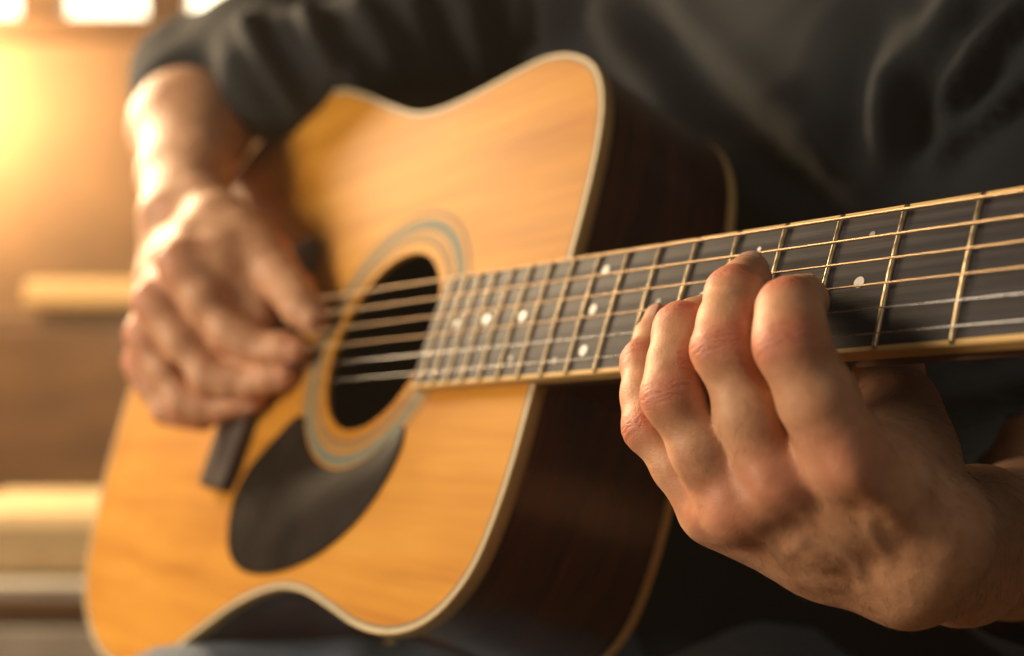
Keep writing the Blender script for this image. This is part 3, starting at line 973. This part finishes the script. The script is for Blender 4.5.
def nail(j2, j3, dor, r1, r2, S):
    ax = unit(j3 - j2); L = np.linalg.norm(j3 - j2); side = np.cross(dor, ax)
    vs = []; fs = []; nu, nv = 10, 12
    for i in range(nu):
        t = i / (nu - 1)
        s = L * 0.50 + t * (L * 0.50 + r2 * 0.22)
        rr = lerp(r1, r2, min(1, max(0, (s / L - 0.55) / 0.45)))
        wv = 0.93 * (1 - 0.30 * max(0, 0.25 - t) * 4 ** 0.5 - 0.5 * max(0, t - 0.82))
        drop = 0.10 * rr + (0.9 * rr * max(0, (s - L) / (r2)) ** 2) * 0.55
        for k in range(nv):
            a = (k / (nv - 1) * 2 - 1) * wv
            c = j2 + ax * s - dor * drop
            vs.append(c + (dor * math.cos(a) + side * math.sin(a) * 1.02) * (rr + 0.35))
    for i in range(nu - 1):
        for k in range(nv - 1):
            q = i * nv + k
            fs.append((q, q + 1, q + nv + 1, q + nv))
    return to_world(np.array(vs)), fs


for lst in (LN, RN):
    for q in lst:
        v, f_ = nail(*q, 1.0)
        o = mk('fingernail', v, f_, M['nail'], person)
        md = o.modifiers.new('thick', 'SOLIDIFY'); md.thickness = 0.0006; md.offset = -1

# fine hairs on the back of the wrist and along the edge of the hand
rng = np.random.RandomState(3)
wc = np.array(LEFT['wrist'][0]); pk = np.array(LEFT['pinky'][0]); eld = unit(np.array(LEFT['elbow'][0]) - wc)
along = (allP - wc) @ eld
hd = np.where((np.linalg.norm(allP - wc, axis=1) < 75) & (allN @ DL > -0.35) & (np.linalg.norm(allP - pk, axis=1) > 14) & (along > -48) & (attrs['red'] < 0.25))[0]
hd = rng.choice(hd, 900, replace=False)
hv = []; hf = []
for q in hd:
    p0, n0 = allP[q], allN[q]
    tv = unit(eld * 0.25 + np.array([0.1, 0.1, -0.75]) + rng.normal(0, 0.25, 3)); tv = unit(tv - (tv @ n0) * n0)
    L_ = rng.uniform(3.0, 7.0); sd = unit(np.cross(tv, n0)); b0 = len(hv)
    for k in range(4):
        s = k / 3; c = p0 + tv * L_ * s + n0 * (1.5 * s * (1.2 - 0.6 * s)); r_ = 0.042 * (1 - 0.85 * s)
        hv += [c + sd * r_, c - sd * r_, c + n0 * r_ * 1.6]
    for k in range(3):
        for m_ in range(3):
            a_, b_ = b0 + 3 * k + m_, b0 + 3 * k + (m_ + 1) % 3
            hf.append((a_, b_, b_ + 3, a_ + 3))
hair = mk('arm_hair', to_world(np.array(hv)), hf, simple('brown_hair', (0.10, 0.05, 0.025), 0.5), person)
hair['kind'] = 'stuff'

# shirt
SH = trunk(Field(even((-340, 540, -330), (460, 1130, 380), 5)), 9)
def sleeve(B, sh, el, wrist, over, r):
    d = unit(el - sh); fd = unit(wrist - el)
    end = el + fd * over
    B.chain([sh, lerp(sh, el, 0.35), lerp(sh, el, 0.75), el], r[:4], 30)
    B.chain([el, end], [r[3], r[4]], 14)
    return end, fd
eL, fL = sleeve(SH, SHL, EL, np.array(LEFT['wrist'][0]), 42, [78, 68, 60, 55, 49])
eR, fR = sleeve(SH, SHR, ER, np.array(RIGHT['wrist'][0]), 45, [78, 68, 58, 54, 51])
SH.chain([np.array((-205.0, 985, 215)), np.array((-170.0, 925, 186)), np.array((-122.0, 905, 195)), np.array((-60.0, 915, 225))], [42, 40, 36, 44], 26)   # sleeve cloth sagging onto the guitar edge
SP, SF = SH.mesh()
SP = laplace(SP, SF, 2, 0.5)
SNm = normals(SP, SF)
# folds: stretched, warped noise, stronger near armpits and elbows
wv = SP + 60 * np.stack([fbm(SP / 140 + 3), fbm(SP / 140 + 31), fbm(SP / 140 + 77)], 1)
rot = wv @ np.array([[0.80, 0.0, -0.6], [0.0, 1.0, 0.0], [0.6, 0.0, 0.80]])
fold = np.abs(fbm(rot / np.array([300.0, 160.0, 60.0]), 2))
fold = 1 - np.clip(fold * 4.0, 0, 1)
dE = np.minimum(np.linalg.norm(SP - EL, axis=1), np.linalg.norm(SP - ER, axis=1))
dA = np.minimum(np.linalg.norm(SP - SHL, axis=1), np.linalg.norm(SP - SHR, axis=1))
amp = 1.2 + 7 * np.exp(-(dE / 130) ** 2) + 1.5 * np.exp(-(dA / 160) ** 2)
ex = np.zeros(len(SP))
for line, a_, w_ in FOLDS:
    d, tt = seg_dist(SP, [np.array(q) for q in line], np.array([0.0, 1.0, 0.0]))
    vis = np.clip((-SNm[:, 1] - 0.1) / 0.4, 0, 1) * np.clip(np.minimum(tt, 1 - tt) * 5, 0, 1)
    ex += a_ * (np.exp(-(d / w_) ** 2) - 0.55 * np.exp(-((d - 1.9 * w_) / (1.1 * w_)) ** 2)) * vis
SP = SP + SNm * (amp * 1.3 * (fold ** 1.5 - 0.3) + 7 * fbm(SP / 120) + ex)[:, None]
shirt = mk('shirt', to_world(SP), SF, M['shirt'], person)
shirt['label'] = 'charcoal grey jersey shirt with soft folds'

# jeans
JN = Field(even((-420, 380, -520), (480, 1060, -120), 7))
for s in (-1, 1):
    hip = tp(s * 92, 5, -232 - (s < 0) * 16); knee = hip + FW * 430 + np.array([0, 0, -8 if s < 0 else -75.0]) - LFT * (s * -25)
    JN.chain([hip, lerp(hip, knee, 0.5), knee], [92, 84, 66], 30)
    JN.cone(knee, knee + np.array([0, 0, -180]), 64, 58, 20)
JN.cone(tp(-80, -20, -230), tp(80, -20, -230), 105, 105, 40)
JP, JF = JN.mesh()
JNm = normals(JP, JF)
wv = JP + 50 * np.stack([fbm(JP / 110 + 5), fbm(JP / 110 + 41), fbm(JP / 110 + 9)], 1)
jf = 1 - np.clip(np.abs(fbm(wv / np.array([60.0, 60.0, 160.0]), 2)) * 4, 0, 1)
JP = JP + JNm * (5.0 * jf ** 1.5 + 8 * fbm(JP / 90))[:, None]
mk('jeans', to_world(JP), JF, M['denim'], person)

# ------------------------------------------------------------------ sunlit dusty air
hz = NT('warm_haze')
hz.t.nodes.remove(hz.p)
vol = hz.n('ShaderNodeVolumePrincipled')
vol.inputs['Color'].default_value = (1.0, 0.86, 0.66, 1)
vol.inputs['Density'].default_value = 0.016
vol.inputs['Anisotropy'].default_value = 0.3
hz.l(vol.outputs['Volume'], hz.t.nodes['Material Output'].inputs['Volume'])
tag(box('haze', (-3.6, -1.6, -1.05), (3.0, 3.9, H + 2.3), hz.m), 'thin warm sunlit haze filling the room', 'haze', kind='stuff')
